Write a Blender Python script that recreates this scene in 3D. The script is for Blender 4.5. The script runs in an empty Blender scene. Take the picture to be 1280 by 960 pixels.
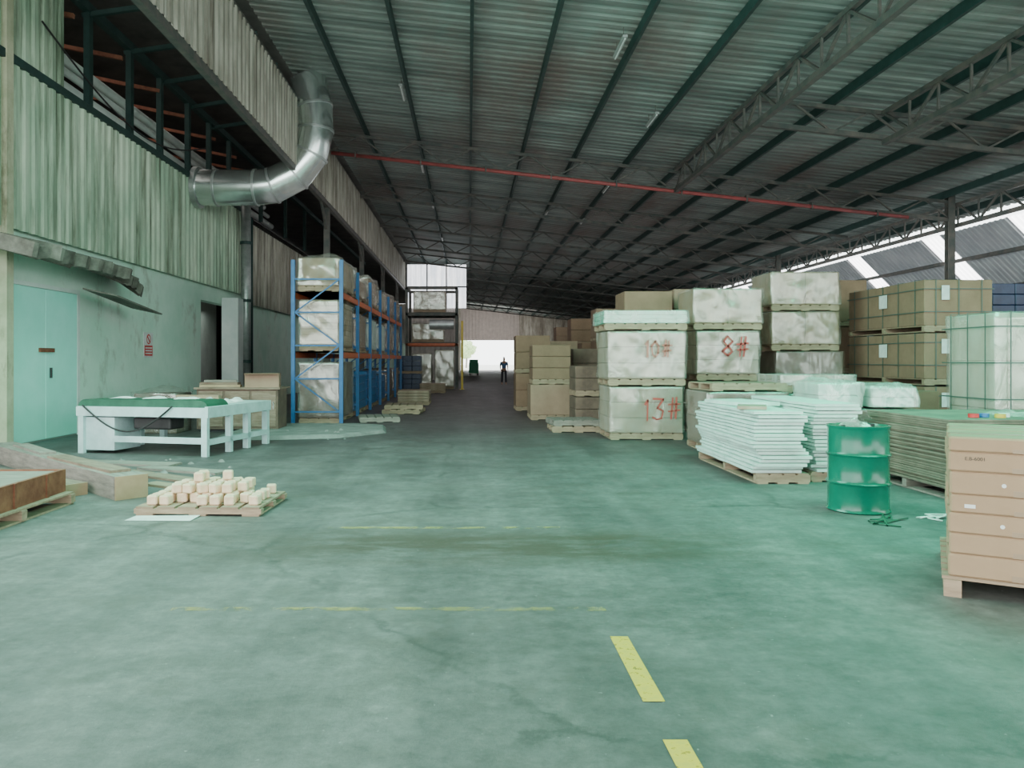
import bpy, bmesh, math, random
from mathutils import Vector, Matrix, noise
C = bpy.context.scene.collection
R = math.radians
rnd = random.Random(7)
V = Vector
# ------------------------------------------------------------ materials
def mat(name, c1, c2=None, rough=.7, scale=4, bump=0.0, metal=0, stretch=(1,1,1), lo=.35, hi=.65, detail=6, emit=0, alpha=None, spec=.5, dist=0, streak=None):
    m = bpy.data.materials.new(name); m.use_nodes = True
    nt = m.node_tree; N = nt.nodes; L = nt.links
    b = N['Principled BSDF']; b.inputs['Roughness'].default_value = rough; b.inputs['Metallic'].default_value = metal
    b.inputs['Specular IOR Level'].default_value = spec
    b.inputs['Base Color'].default_value = (*c1, 1)
    tc = N.new('ShaderNodeTexCoord'); mp = N.new('ShaderNodeMapping'); mp.inputs['Scale'].default_value = stretch
    L.new(tc.outputs['Object'], mp.inputs['Vector'])
    nz = N.new('ShaderNodeTexNoise'); nz.inputs['Scale'].default_value = scale; nz.inputs['Detail'].default_value = detail
    nz.inputs['Roughness'].default_value = .65; nz.inputs['Distortion'].default_value = dist
    L.new(mp.outputs['Vector'], nz.inputs['Vector'])
    if c2:
        cr = N.new('ShaderNodeValToRGB'); cr.color_ramp.elements[0].position = lo; cr.color_ramp.elements[1].position = hi
        cr.color_ramp.elements[0].color = (*c1, 1); cr.color_ramp.elements[1].color = (*c2, 1)
        L.new(nz.outputs['Fac'], cr.inputs['Fac']); out = cr.outputs['Color']
        if streak:   # (colour, stretch, scale, lo, hi): grime layer
            mp2 = N.new('ShaderNodeMapping'); mp2.inputs['Scale'].default_value = streak[1]; L.new(tc.outputs['Object'], mp2.inputs['Vector'])
            n2 = N.new('ShaderNodeTexNoise'); n2.inputs['Scale'].default_value = streak[2]; n2.inputs['Detail'].default_value = 7; n2.inputs['Roughness'].default_value = .7
            L.new(mp2.outputs['Vector'], n2.inputs['Vector'])
            r2 = N.new('ShaderNodeMapRange'); r2.inputs[1].default_value = streak[3]; r2.inputs[2].default_value = streak[4]; L.new(n2.outputs['Fac'], r2.inputs[0])
            mx = N.new('ShaderNodeMix'); mx.data_type = 'RGBA'; L.new(r2.outputs[0], mx.inputs[0]); L.new(out, mx.inputs[6]); mx.inputs[7].default_value = (*streak[0],1); out = mx.outputs[2]
        L.new(out, b.inputs['Base Color'])
        if emit: L.new(cr.outputs['Color'], b.inputs['Emission Color'])
    if bump:
        bp = N.new('ShaderNodeBump'); bp.inputs['Strength'].default_value = bump; bp.inputs['Distance'].default_value = .03
        L.new(nz.outputs['Fac'], bp.inputs['Height']); L.new(bp.outputs['Normal'], b.inputs['Normal'])
    if emit:
        b.inputs['Emission Strength'].default_value = emit
        if not c2: b.inputs['Emission Color'].default_value = (*c1, 1)
    if alpha:
        ar = N.new('ShaderNodeMapRange'); ar.inputs[1].default_value = alpha[0]; ar.inputs[2].default_value = alpha[1]
        ar.inputs[3].default_value = alpha[2]; ar.inputs[4].default_value = alpha[3]
        L.new(nz.outputs['Fac'], ar.inputs[0]); L.new(ar.outputs[0], b.inputs['Alpha'])
    return m
def filmmat(name, haze0, haze1, gloss, col=(.72,.69,.62), scale=2.2):
    # clear stretch film: mostly transparent, a little milky haze in folds, glossy wrinkled surface
    m = bpy.data.materials.new(name); m.use_nodes = True
    nt = m.node_tree; N = nt.nodes; L = nt.links
    N.remove(N['Principled BSDF']); out = N['Material Output']
    tc = N.new('ShaderNodeTexCoord'); mp = N.new('ShaderNodeMapping'); mp.inputs['Scale'].default_value = (1.6,1.6,.7); mp.inputs['Rotation'].default_value = (0,.5,.3)
    L.new(tc.outputs['Object'], mp.inputs['Vector'])
    nz = N.new('ShaderNodeTexNoise'); nz.inputs['Scale'].default_value = scale; nz.inputs['Detail'].default_value = 4; nz.inputs['Distortion'].default_value = 1.2
    L.new(mp.outputs['Vector'], nz.inputs['Vector'])
    ar = N.new('ShaderNodeMapRange'); ar.inputs[1].default_value = .38; ar.inputs[2].default_value = .74; ar.inputs[3].default_value = haze0; ar.inputs[4].default_value = haze1
    L.new(nz.outputs['Fac'], ar.inputs[0])
    bp = N.new('ShaderNodeBump'); bp.inputs['Strength'].default_value = .7; bp.inputs['Distance'].default_value = .03; L.new(nz.outputs['Fac'], bp.inputs['Height'])
    tr = N.new('ShaderNodeBsdfTransparent'); df = N.new('ShaderNodeBsdfDiffuse'); df.inputs['Color'].default_value = (*col,1)
    gl = N.new('ShaderNodeBsdfGlossy'); gl.inputs['Roughness'].default_value = .24; gl.inputs['Color'].default_value = (.9,.9,.86,1); L.new(bp.outputs['Normal'], gl.inputs['Normal'])
    m1 = N.new('ShaderNodeMixShader'); L.new(ar.outputs[0], m1.inputs[0]); L.new(tr.outputs[0], m1.inputs[1]); L.new(df.outputs[0], m1.inputs[2])
    m2 = N.new('ShaderNodeMixShader'); m2.inputs[0].default_value = gloss; L.new(m1.outputs[0], m2.inputs[1]); L.new(gl.outputs[0], m2.inputs[2])
    L.new(m2.outputs[0], out.inputs['Surface']); return m
M = {}
M['card'] = mat('cardboard', (.23,.14,.09), (.3,.185,.12), .8, 2.5)
M['card2'] = mat('cardboard_pale', (.29,.19,.13), (.36,.24,.165), .8, 2.5)
M['cardfront'] = mat('cardboard_front', (.32,.21,.125), (.38,.255,.155), .8, 2)
M['carddark'] = mat('cardboard_dark', (.12,.08,.06), (.2,.135,.1), .8, 3)
M['cream'] = mat('pale_goods', (.3,.215,.15), (.44,.34,.25), .7, 3)
M['amber'] = mat('amber_goods', (.27,.18,.1), (.42,.3,.18), .7, 3)
M['creamlite'] = mat('cream_goods', (.42,.37,.29), (.55,.49,.39), .7, 3)
M['wood'] = mat('pallet_wood', (.25,.175,.115), (.4,.29,.2), .8, 3, .2, stretch=(1,6,6))
M['woodgrey'] = mat('weathered_wood', (.18,.165,.14), (.32,.285,.24), .85, 3, .3, stretch=(1,6,6))
M['woodbrown'] = mat('brown_board', (.18,.12,.085), (.31,.23,.17), .85, 3, .3, stretch=(1,6,6))
M['woodpale'] = mat('fresh_timber', (.7,.5,.33), (.85,.64,.46), .7, 10, .1)
M['ply'] = mat('plywood', (.34,.24,.14), (.44,.32,.2), .7, 3)
M['film'] = filmmat('shrink_film', .06, .36, .15)
M['filmlite'] = filmmat('pale_film', .18, .55, .14, (.7,.74,.68))
M['filmdark'] = filmmat('dark_film', .02, .2, .14)
M['foam'] = mat('white_foam', (.48,.66,.6), (.66,.8,.74), .7, 4)
M['foamteal'] = mat('teal_foam', (.1,.52,.36), (.18,.62,.46), .6, 3)
M['blue'] = mat('rack_blue', (.012,.1,.27), (.025,.14,.34), .5, 6)
M['orange'] = mat('rack_orange', (.62,.13,.04), (.48,.1,.04), .5, 5)
M['bluecrate'] = mat('blue_plastic', (.02,.12,.32), (.03,.18,.42), .4, 5)
M['darkblue'] = mat('dark_blue_plastic', (.01,.02,.06), (.02,.04,.1), .4, 5)
M['steelgreen'] = mat('painted_purlin', (.008,.034,.029), (.017,.054,.047), .6, 3)
M['truss'] = mat('truss_steel', (.045,.06,.055), (.12,.105,.09), .6, 3)
M['rust'] = mat('rust', (.16,.045,.025), (.28,.11,.06), .8, 5, .3)
M['postpale'] = mat('pale_post', (.4,.42,.28), (.55,.56,.4), .7, 3, streak=((.15,.13,.08),(1,1,.3),2,.55,.7))
M['redpipe'] = mat('red_pipe', (.4,.08,.08), (.26,.07,.065), .6, 3)
M['galv'] = mat('galvanised_duct', (.62,.72,.68), (.8,.88,.85), .22, 3, .04, metal=.88)
M['seam'] = mat('duct_seam', (.35,.4,.38), (.5,.54,.52), .4, 6, metal=.7)
M['sheet'] = mat('corrugated_green', (.34,.5,.36), (.6,.72,.56), .65, 1.2, .1, stretch=(1,1,.35), streak=((.07,.09,.045),(1,2.6,.13),1.7,.48,.68))
M['sheet2'] = mat('corrugated_old', (.28,.26,.21), (.56,.55,.47), .65, 1.0, .1, stretch=(1,1,.4), streak=((.08,.06,.04),(2,2.4,.16),1.5,.47,.7))
M['roof'] = mat('roof_sheet', (.135,.175,.162), (.29,.34,.315), .6, 1.0, 0, stretch=(.12,1.4,1), detail=4, streak=((.18,.14,.125),(.3,.12,1),1.0,.45,.7))
M['leanto'] = mat('lean_sheet', (.42,.45,.48), (.55,.58,.6), .6, 1.0)
M['sky'] = mat('skylight_sheet', (1,1,1), None, .5, emit=6)
M['skydim'] = mat('translucent_panel', (.55,.6,.66), (1,1,1), .5, 1.1, emit=2.2, stretch=(3,1,.4))
M['plaster'] = mat('mint_plaster', (.5,.78,.63), (.66,.88,.75), .8, .9, .12, lo=.3, hi=.6, detail=9, streak=((.34,.36,.27),(1,1,.6),1.3,.57,.77))
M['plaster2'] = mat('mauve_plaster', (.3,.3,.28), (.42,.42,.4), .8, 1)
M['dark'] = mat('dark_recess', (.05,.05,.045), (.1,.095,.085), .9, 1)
M['white'] = mat('white_paint', (.62,.72,.68), (.75,.82,.78), .5, 2)
M['doorpaint'] = mat('door_paint', (.36,.9,.78), (.46,.96,.86), .5, 1.5)
M['mint'] = mat('machine_mint', (.38,.54,.54), (.54,.7,.7), .45, 3)
M['belt'] = mat('belt', (.01,.08,.045), (.02,.12,.07), .5, 5)
M['black'] = mat('black_rubber', (.015,.015,.015), (.03,.03,.03), .6, 5)
M['conc'] = mat('rusty_canopy', (.07,.06,.05), (.2,.19,.16), .9, 2.5, .4)
M['concpatch'] = mat('concrete_patch', (.18,.18,.17), (.29,.29,.27), .9, 3, .5)
M['ground'] = mat('yard_ground', (.6,.6,.56), (.72,.72,.68), .9, 1)
M['drum'] = mat('drum_green', (.0,.13,.08), (.003,.17,.105), .2, 4)
M['paper'] = mat('paper', (.6,.64,.62), (.78,.8,.78), .7, 5)
M['red'] = mat('red_paint', (.5,.05,.045), (.55,.1,.08), .6, 6, alpha=(.32,.46,.5,1))
M['signred'] = mat('sign_red', (.55,.03,.03), (.65,.05,.05), .6, 5)
M['redfaint'] = mat('faded_red_paint', (.5,.12,.09), (.52,.18,.14), .6, 6, alpha=(.34,.52,.35,.85))
M['yellow'] = mat('yellow_line', (.75,.5,.03), (.6,.43,.06), .7, 22, alpha=(.33,.43,.25,1))
M['yellowfaint'] = mat('yellow_faint', (.5,.4,.11), (.42,.35,.13), .7, 6, alpha=(.46,.64,0,.7))
M['yel'] = mat('yellow_steel', (.7,.5,.05), (.6,.4,.05), .5, 5)
M['strap'] = mat('strap_green', (.06,.1,.085), None, .4)
M['tape'] = mat('tape', (.31,.22,.145), None, .3)
M['greenm'] = mat('green_machine', (.02,.2,.09), (.03,.26,.12), .5, 5)
M['silver'] = mat('silver_tank', (.45,.47,.47), (.6,.62,.62), .4, 3, metal=.5)
M['pink'] = mat('pale_pink_panel', (.42,.38,.35), (.52,.47,.43), .7, 2)
M['tube'] = mat('lamp_tube', (.3,.32,.31), None, .4)
M['skin'] = mat('skin', (.45,.25,.17), None, .6)
M['shirt'] = mat('shirt', (.08,.18,.34), None, .8)
M['trous'] = mat('trousers', (.05,.05,.06), None, .8)
M['hair'] = mat('hair', (.01,.01,.01), None, .7)
M['leaf'] = mat('foliage', (.3,.45,.2), (.55,.7,.35), .8, 3)
M['flat']=mat('flat_board',(.11,.1,.07),(.25,.22,.16),.8,2)
# floor
def floor_mat():
    m = bpy.data.materials.new('floor_concrete'); m.use_nodes = True
    nt = m.node_tree; N = nt.nodes; L = nt.links; b = N['Principled BSDF']
    tc = N.new('ShaderNodeTexCoord')
    def nz(scale, det, st=(1,1,1), rgh=.6, loc=(0,0,0)):
        mp = N.new('ShaderNodeMapping'); mp.inputs['Scale'].default_value = st; mp.inputs['Location'].default_value = loc; L.new(tc.outputs['Object'], mp.inputs['Vector'])
        n = N.new('ShaderNodeTexNoise'); n.inputs['Scale'].default_value = scale; n.inputs['Detail'].default_value = det; n.inputs['Roughness'].default_value = rgh
        L.new(mp.outputs['Vector'], n.inputs['Vector']); return n
    def ramp(src, p0, c0, p1, c1):
        r = N.new('ShaderNodeValToRGB'); r.color_ramp.elements[0].position = p0; r.color_ramp.elements[1].position = p1
        r.color_ramp.elements[0].color = (*c0,1); r.color_ramp.elements[1].color = (*c1,1); L.new(src, r.inputs['Fac']); return r
    def mix(f, a, c, mode='MIX'):
        x = N.new('ShaderNodeMix'); x.data_type = 'RGBA'; x.blend_type = mode
        if isinstance(f, float): x.inputs[0].default_value = f
        else: L.new(f, x.inputs[0])
        L.new(a, x.inputs[6])
        if isinstance(c, tuple): x.inputs[7].default_value = (*c,1)
        else: L.new(c, x.inputs[7])
        return x.outputs[2]
    def math_(op, a, v=None, clamp=False):
        x = N.new('ShaderNodeMath'); x.operation = op; x.use_clamp = clamp
        if isinstance(a, (int,float)): x.inputs[0].default_value = a
        else: L.new(a, x.inputs[0])
        if v is not None:
            if isinstance(v,(int,float)): x.inputs[1].default_value = v
            else: L.new(v, x.inputs[1])
        return x.outputs[0]
    big = ramp(nz(.5, 9, rgh=.65).outputs['Fac'], .32, (.105,.107,.1), .68, (.185,.19,.175))
    fine = ramp(nz(9, 9, rgh=.8).outputs['Fac'], .3, (.62,.62,.62), .72, (1.3,1.3,1.3))
    col = mix(1.0, big.outputs['Color'], fine.outputs['Color'], 'MULTIPLY')
    blot = ramp(nz(1.5, 10, (1,1.4,1), .8).outputs['Fac'], .41, (.76,.75,.72), .59, (1.12,1.12,1.12))
    col = mix(1.0, col, blot.outputs['Color'], 'MULTIPLY')
    tr = ramp(nz(1.3, 4, (1,.08,1)).outputs['Fac'], .42, (.78,.78,.78), .62, (1.12,1.12,1.12))
    col = mix(1.0, col, tr.outputs['Color'], 'MULTIPLY')
    dirt = ramp(nz(.8, 9, (1,1,1), .75, (5,9,0)).outputs['Fac'], .54, (0,0,0), .68, (1,1,1))
    col = mix(math_('MULTIPLY', dirt.outputs['Color'], .5), col, (.08,.068,.048))
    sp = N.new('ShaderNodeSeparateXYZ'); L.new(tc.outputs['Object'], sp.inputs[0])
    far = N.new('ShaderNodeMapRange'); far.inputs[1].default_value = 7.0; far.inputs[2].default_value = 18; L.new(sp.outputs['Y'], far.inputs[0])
    col = mix(far.outputs[0], col, mix(1.0, col, (.66,.54,.6), 'MULTIPLY'))  # dim purplish light of the deep hall put into the floor colour
    dy = math_('ABSOLUTE', math_('SUBTRACT', sp.outputs['Y'], 6.4)); dx = math_('ABSOLUTE', math_('SUBTRACT', sp.outputs['X'], .2))
    a = math_('SUBTRACT', 1.6, math_('MULTIPLY', dy, 2.2), True); c = math_('SUBTRACT', 1.8, math_('MULTIPLY', dx, .7), True)
    st = math_('MULTIPLY', math_('MULTIPLY', a, c), ramp(nz(2.0, 9, (.5,1.6,1), .75).outputs['Fac'], .36, (0,0,0), .54, (1,1,1)).outputs['Color'], True)
    col = mix(math_('MULTIPLY', st, .85), col, (.062,.047,.028))
    vo = N.new('ShaderNodeTexVoronoi'); vo.feature = 'DISTANCE_TO_EDGE'; vo.inputs['Scale'].default_value = .3
    wn = nz(2.4, 9, rgh=.75); mx = N.new('ShaderNodeMix'); mx.data_type = 'VECTOR'; mx.inputs[0].default_value = .3
    L.new(tc.outputs['Object'], mx.inputs[4]); L.new(wn.outputs['Color'], mx.inputs[5]); L.new(mx.outputs[1], vo.inputs['Vector'])
    ck = ramp(vo.outputs['Distance'], .001, (1,1,1), .009, (0,0,0))
    ckm = math_('MULTIPLY', ck.outputs['Color'], ramp(nz(.9,3).outputs['Fac'], .42, (0,0,0), .56, (1,1,1)).outputs['Color'])
    col = mix(math_('MULTIPLY', ckm, .65), col, (.035,.037,.03))
    spk = ramp(nz(30, 2).outputs['Fac'], .71, (0,0,0), .75, (1,1,1))
    col = mix(math_('MULTIPLY', spk.outputs['Color'], .45), col, (.4,.42,.4))
    L.new(col, b.inputs['Base Color'])
    rr = N.new('ShaderNodeMapRange'); rr.inputs[3].default_value = .42; rr.inputs[4].default_value = .72
    L.new(nz(2, 5).outputs['Fac'], rr.inputs[0]); L.new(rr.outputs[0], b.inputs['Roughness'])
    bp = N.new('ShaderNodeBump'); bp.inputs['Strength'].default_value = .3; bp.inputs['Distance'].default_value = .02
    L.new(nz(14, 8, rgh=.8).outputs['Fac'], bp.inputs['Height']); L.new(bp.outputs['Normal'], b.inputs['Normal'])
    return m
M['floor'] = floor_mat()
# ------------------------------------------------------------ helpers
def tag(o, label=None, cat=None, group=None, kind=None):
    if label: o['label'] = label
    if cat: o['category'] = cat
    if group: o['group'] = group
    if kind: o['kind'] = kind
    return o
def empty(name, loc=(0,0,0), rz=0, label=None, cat=None, group=None):
    o = bpy.data.objects.new(name, None); C.objects.link(o); o.location = loc; o.rotation_euler = (0,0,rz)
    o.empty_display_size = .1
    return tag(o, label, cat, group)
def link(name, me, m, parent=None, bevel=0, smooth=False):
    if m is not None and not me.materials: me.materials.append(m)
    o = bpy.data.objects.new(name, me); C.objects.link(o); o.parent = parent
    if bevel:
        b = o.modifiers.new('bevel','BEVEL'); b.width = bevel; b.segments = 2; b.limit_method = 'ANGLE'
    if smooth:
        for p in me.polygons: p.use_smooth = True
    return o
class MB:
    def __init__(s): s.v = []; s.f = []
    def add(s, vs, fs):
        n = len(s.v); s.v += [tuple(x) for x in vs]; s.f += [tuple(i+n for i in f) for f in fs]; return s
    def box(s, x0,x1,y0,y1,z0,z1, mtx=None):
        vs = [V((x,y,z)) for x in (x0,x1) for y in (y0,y1) for z in (z0,z1)]
        if mtx is not None: vs = [mtx @ v for v in vs]
        return s.add(vs, [(0,1,3,2),(4,6,7,5),(0,4,5,1),(2,3,7,6),(0,2,6,4),(1,5,7,3)])
    def bar(s, a, b, w=.06, h=None):
        a = V(a); b = V(b); d = (b-a); L = d.length; d.normalize(); h = h or w
        up = V((0,0,1)) if abs(d.z) < .95 else V((1,0,0))
        sx = d.cross(up).normalized(); sz = sx.cross(d).normalized()
        m = Matrix((sx, d, sz)).transposed().to_4x4(); m.translation = a
        return s.box(-w/2, w/2, 0, L, -h/2, h/2, m)
    def tube(s, pts, r, n=12, caps=True):
        pts = [V(p) for p in pts]; rs = r if isinstance(r,(list,tuple)) else [r]*len(pts)
        base = len(s.v); prev = None
        for i,p in enumerate(pts):
            d = (pts[min(i+1,len(pts)-1)] - pts[max(i-1,0)]).normalized()
            if prev is None:
                up = V((0,0,1)) if abs(d.z) < .9 else V((0,1,0)); sx = d.cross(up).normalized()
            else: sx = (prev - d*prev.dot(d)).normalized()
            prev = sx; sy = d.cross(sx)
            for k in range(n):
                a = 2*math.pi*k/n; s.v.append(tuple(p + (sx*math.cos(a)+sy*math.sin(a))*rs[i]))
        for i in range(len(pts)-1):
            for k in range(n):
                k2 = (k+1)%n; s.f.append((base+i*n+k, base+i*n+k2, base+(i+1)*n+k2, base+(i+1)*n+k))
        if caps:
            s.f.append(tuple(base+k for k in range(n))[::-1]); s.f.append(tuple(base+(len(pts)-1)*n+k for k in range(n)))
        return s
    def lathe(s, prof, n=40, c=(0,0)):
        base = len(s.v)
        for r,z in prof:
            for k in range(n):
                a = 2*math.pi*k/n; s.v.append((c[0]+r*math.cos(a), c[1]+r*math.sin(a), z))
        for i in range(len(prof)-1):
            for k in range(n):
                k2=(k+1)%n; s.f.append((base+i*n+k, base+i*n+k2, base+(i+1)*n+k2, base+(i+1)*n+k))
        s.f.append(tuple(base+k for k in range(n))[::-1]); s.f.append(tuple(base+(len(prof)-1)*n+k for k in range(n)))
        return s
    def mesh(s, name):
        me = bpy.data.meshes.new(name); me.from_pydata(s.v, [], s.f)
        bm = bmesh.new(); bm.from_mesh(me); bmesh.ops.recalc_face_normals(bm, faces=bm.faces); bm.to_mesh(me); bm.free()
        me.update(); return me
    def build(s, name, m, parent=None, bevel=0, smooth=False):
        return link(name, s.mesh(name), m, parent, bevel, smooth)
def autosmooth(o, ang=40):
    me = o.data
    for p in me.polygons: p.use_smooth = True
    bm = bmesh.new(); bm.from_mesh(me)
    for e in bm.edges:
        if len(e.link_faces) == 2 and e.calc_face_angle(0) > R(ang): e.smooth = False
    bm.to_mesh(me); bm.free(); return o
def corr(name, o, u, L, v, H, n, m, pitch=.3, amp=.035, parent=None, kind='structure'):
    o=V(o);u=V(u).normalized();v=V(v).normalized();n=V(n).normalized(); vs=[];fs=[]
    ts=[]; k=0
    while k*pitch < L:
        for f,h in ((0,0),(.4,0),(.5,1),(.9,1)):
            t=(k+f)*pitch
            if t<=L: ts.append((t,h))
        k+=1
    ts.append((L,0))
    for t,h in ts:
        p=o+u*t+n*amp*h; vs.append(p); vs.append(p+v*H)
    for i in range(len(ts)-1): fs.append((2*i,2*i+2,2*i+3,2*i+1))
    me = bpy.data.meshes.new(name); me.from_pydata([tuple(x) for x in vs],[],fs); me.update()
    ob = link(name, me, m, parent)
    if kind: tag(ob, kind=kind)
    return ob
RZ = lambda X: 9.44 - .112*X
# ------------------------------------------------------------ shell
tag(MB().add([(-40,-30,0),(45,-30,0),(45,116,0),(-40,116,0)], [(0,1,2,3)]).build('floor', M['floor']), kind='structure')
tag(MB().add([(-60,116,0),(70,116,0),(70,240,0),(-60,240,0)], [(0,1,2,3)]).build('floor_yard', M['ground']), kind='structure')
sl = math.sqrt(1+.112**2)
corr('ceiling', (-5.2,-14,RZ(-5.2)), (0,1,0), 130, (1,0,-.112), 24.9*sl, (0,0,-1), M['roof'], .36, .05)
tag(MB().box(-14,-5.2,-2,116,10.05,10.1).build('ceiling_left', M['dark']), kind='structure')  # roof put over the left bay to block out the sky
w = MB(); w.box(-8.5,-8.2,12,23.5,0,3.95); w.box(-8.5,-8.2,28.4,116,0,3.95); w.box(-8.5,-8.2,23.5,28.4,3.4,3.95)
tag(w.build('wall_left', M['plaster']), kind='structure')
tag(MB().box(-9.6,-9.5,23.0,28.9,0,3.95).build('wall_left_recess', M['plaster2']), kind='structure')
tag(MB().box(-13.2,-13,8,116,0,10).build('wall_left_inner', M['dark']), kind='structure')  # dark backing wall, added to shut off sky behind the clerestory
tag(MB().box(-13,-8.5,11.8,12,0,10).build('wall_sky_block_left', M['dark']), kind='structure')  # out-of-view wall, added to keep sky out of the left bay
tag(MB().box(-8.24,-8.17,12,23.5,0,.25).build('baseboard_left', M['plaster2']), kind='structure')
corr('wall_left_cladding', (-8.1,12,3.88), (0,1,0), 15.8, (0,0,1), 2.95, (1,0,0), M['sheet'], .3, .05)
corr('wall_left_cladding_tall', (-8.1,12,6.83), (0,1,0), 3.3, (0,0,1), 3.2, (1,0,0), M['sheet'], .3, .05)
corr('wall_left_cladding_far', (-8.1,28.4,3.6), (0,1,0), 80, (0,0,1), 3.0, (1,0,0), M['sheet2'], .3, .05)
corr('wall_left_upper_band', (-5,9,7.16), (0,1,0), 51, (0,0,1), 1.95, (1,0,0), M['sheet2'], .3, .05)
tag(MB().box(-5.12,-4.98,9,60,9.05,9.2).box(-5.12,-4.98,9,60,7.0,7.16).build('trim_1', M['truss']), kind='structure')
tag(MB().box(-8.2,-8.02,12,27.8,6.8,6.95).build('trim_2', M['steelgreen']), kind='structure')
tag(MB().box(-8.2,-8.05,15,60,8.95,9.15).build('trim_3', M['steelgreen']), kind='structure')
tag(MB().box(-8.2,-8.0,13.3,13.5,0,9.9).build('trim_4', M['postpale']), kind='structure')
tag(MB().box(24,24.2,-6,116,0,2.95).build('wall_right', M['leanto']), kind='structure')
skys=[27.2,32.6,39.2,47,55,64]
y0=6.0
for i,s_ in enumerate(skys+[116]):
    corr('ceiling_lean_to', (19.95,y0,6.85), (0,1,0), (s_-y0), (1,0,-1), 5.7, (-1,0,-1), M['leanto'], .3, .04)
    if s_<116: corr('window_%d'%(i+1), (19.95,s_,6.85), (0,1,0), 1.25, (1,0,-1), 5.7, (-1,0,-1), M['sky'], .3, .04)
    y0=s_+1.25
for k,dx in enumerate((.9,2.1,3.2)):
    tag(MB().box(19.95+dx-.05,19.95+dx+.05,6,116,6.6-dx,6.75-dx).build('trim_%d'%(5+k), M['truss']), kind='structure')
tag(MB().box(-13,-1.2,115.5,115.8,0,10).box(7.6,24,115.5,115.8,0,8.6).build('wall_back', M['sheet2']), kind='structure')
corr('wall_back_upper', (-1.2,115.5,4.5), (1,0,0), 8.8, (0,0,1), 4.9, (0,-1,0), M['pink'], .5, .08)
corr('window_8', (-4.8,60,5.6), (1,0,0), 4.6, (0,0,1), 3.4, (0,-1,0), M['skydim'], .4, .05)
corr('wall_back_partition', (-4.8,60.2,0), (1,0,0), 4.0, (0,0,1), 5.6, (0,-1,0), M['pink'], .4, .05)
tag(MB().box(-4.8,-.2,59.8,59.9,7.2,7.3).box(-3.3,-3.2,59.8,59.9,5.6,9).box(-1.8,-1.7,59.8,59.9,5.6,9).build('trim_8', M['truss']), kind='structure')
pts=[(-4.9,14.9),(-3.7,14.9),(-2.6,15.2),(-1.75,16.3),(-1.9,17.6),(-2.6,18.0),(-4.9,18.1)]
n=len(pts); mb=MB(); mb.add([(x,y,0) for x,y in pts]+[(x*.98-.1,y+(.15 if y<16 else -.05),.07) for x,y in pts], [tuple(range(n))[::-1], tuple(range(n,2*n))]+[(i,(i+1)%n,n+(i+1)%n,n+i) for i in range(n)])
tag(mb.build('floor_kerb', M['concpatch']), kind='structure')
def line(x0,x1,y0,y1,m,label):
    o = MB().add([(x0,y0,.003),(x1,y0,.003),(x1,y1,.003),(x0,y1,.003)],[(0,1,2,3)]).build('floor_marking', m); tag(o,label,'floor marking')
line(.79,.89,3.48,4.3,M['yellow'],'worn yellow painted dash lying lengthwise on the concrete, fully in view')
line(.79,.89,2.2,3.13,M['yellow'],'yellow painted dash at the very bottom edge of the floor')
line(-1.85,.85,4.74,4.81,M['yellowfaint'],'faint yellow cross line on the floor nearest the camera')
line(-1.3,.9,7.05,7.13,M['yellowfaint'],'faint yellow cross line beyond the brown oil stain')
# ------------------------------------------------------------ roof steel
for k in range(13):
    X=-3.65+1.86*k; z=RZ(X)-.06
    o=MB().box(X-.04,X+.04,-12,115,z-.24,z).build('roof_purlin', M['steelgreen'])
    tag(o,'dark green steel purlin running the whole length under the sheet roof','purlin','roof purlins')
def truss(Y, detail, label, group=None, x0=-4.9, x1=17.2):
    t=empty('roof_truss',(0,Y,0),0,label,'truss',group)
    zt=lambda X: RZ(X)-.37; zb=lambda X: RZ(X)-1.0
    MB().bar((x0,0,zt(x0)),(x1,0,zt(x1)),.1,.1).build('top_chord',M['truss'],t)
    MB().bar((x0,0,zb(x0)),(x1,0,zb(x1)),.12,.12).build('bottom_chord',M['truss'],t)
    n=max(6,int((x1-x0))); n+=n%2; xs=[x0+(x1-x0)*i/n for i in range(n+1)]
    allb=MB()
    for i in range(n):
        a=(xs[i],0,(zb if i%2==0 else zt)(xs[i])); b=(xs[i+1],0,(zt if i%2==0 else zb)(xs[i+1]))
        if detail: MB().bar(a,b,.05).build('diagonal_brace',M['truss'],t)
        else: allb.bar(a,b,.06)
    if not detail: allb.build('diagonal_bracing',M['truss'],t)
truss(19.7,True,'nearest roof truss crossing the upper right of the roof',x0=7.35)
truss(27.3,True,'roof truss spanning the hall just above the long red pipe')
truss(34.9,True,'roof truss directly behind the one carrying the red pipe')
for i in range(9): truss(42.5+7.6*i,False,'distant steel roof truss in the dim row down the hall','far roof trusses')
def jack(X,y0,y1,label):
    t=empty('jack_truss',(X,0,0),0,label,'truss'); zt=RZ(X)-.4; zb=RZ(X)-1.15
    MB().bar((0,y0,zt),(0,y1,zt),.11).build('top_chord',M['truss'],t); MB().bar((0,y0,zb),(0,y1,zb),.13).build('bottom_chord',M['truss'],t)
    n=int((y1-y0)/1.1); d=(y1-y0)/n
    for i in range(n):
        MB().bar((0,y0+i*d,zb if i%2 else zt),(0,y0+(i+1)*d,zt if i%2 else zb),.06).build('diagonal_brace',M['truss'],t)
        MB().bar((0,y0+i*d,zb),(0,y0+i*d,zt),.05).build('vertical_brace',M['truss'],t)
jack(7.25,8,26.9,'lengthwise lattice truss meeting the red pipe truss in the upper middle')
jack(10.6,6,19.6,'lengthwise lattice truss nearest the upper right corner')
jack(17.4,14,115,'long lattice truss along the tops of the right-hand columns')
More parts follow.
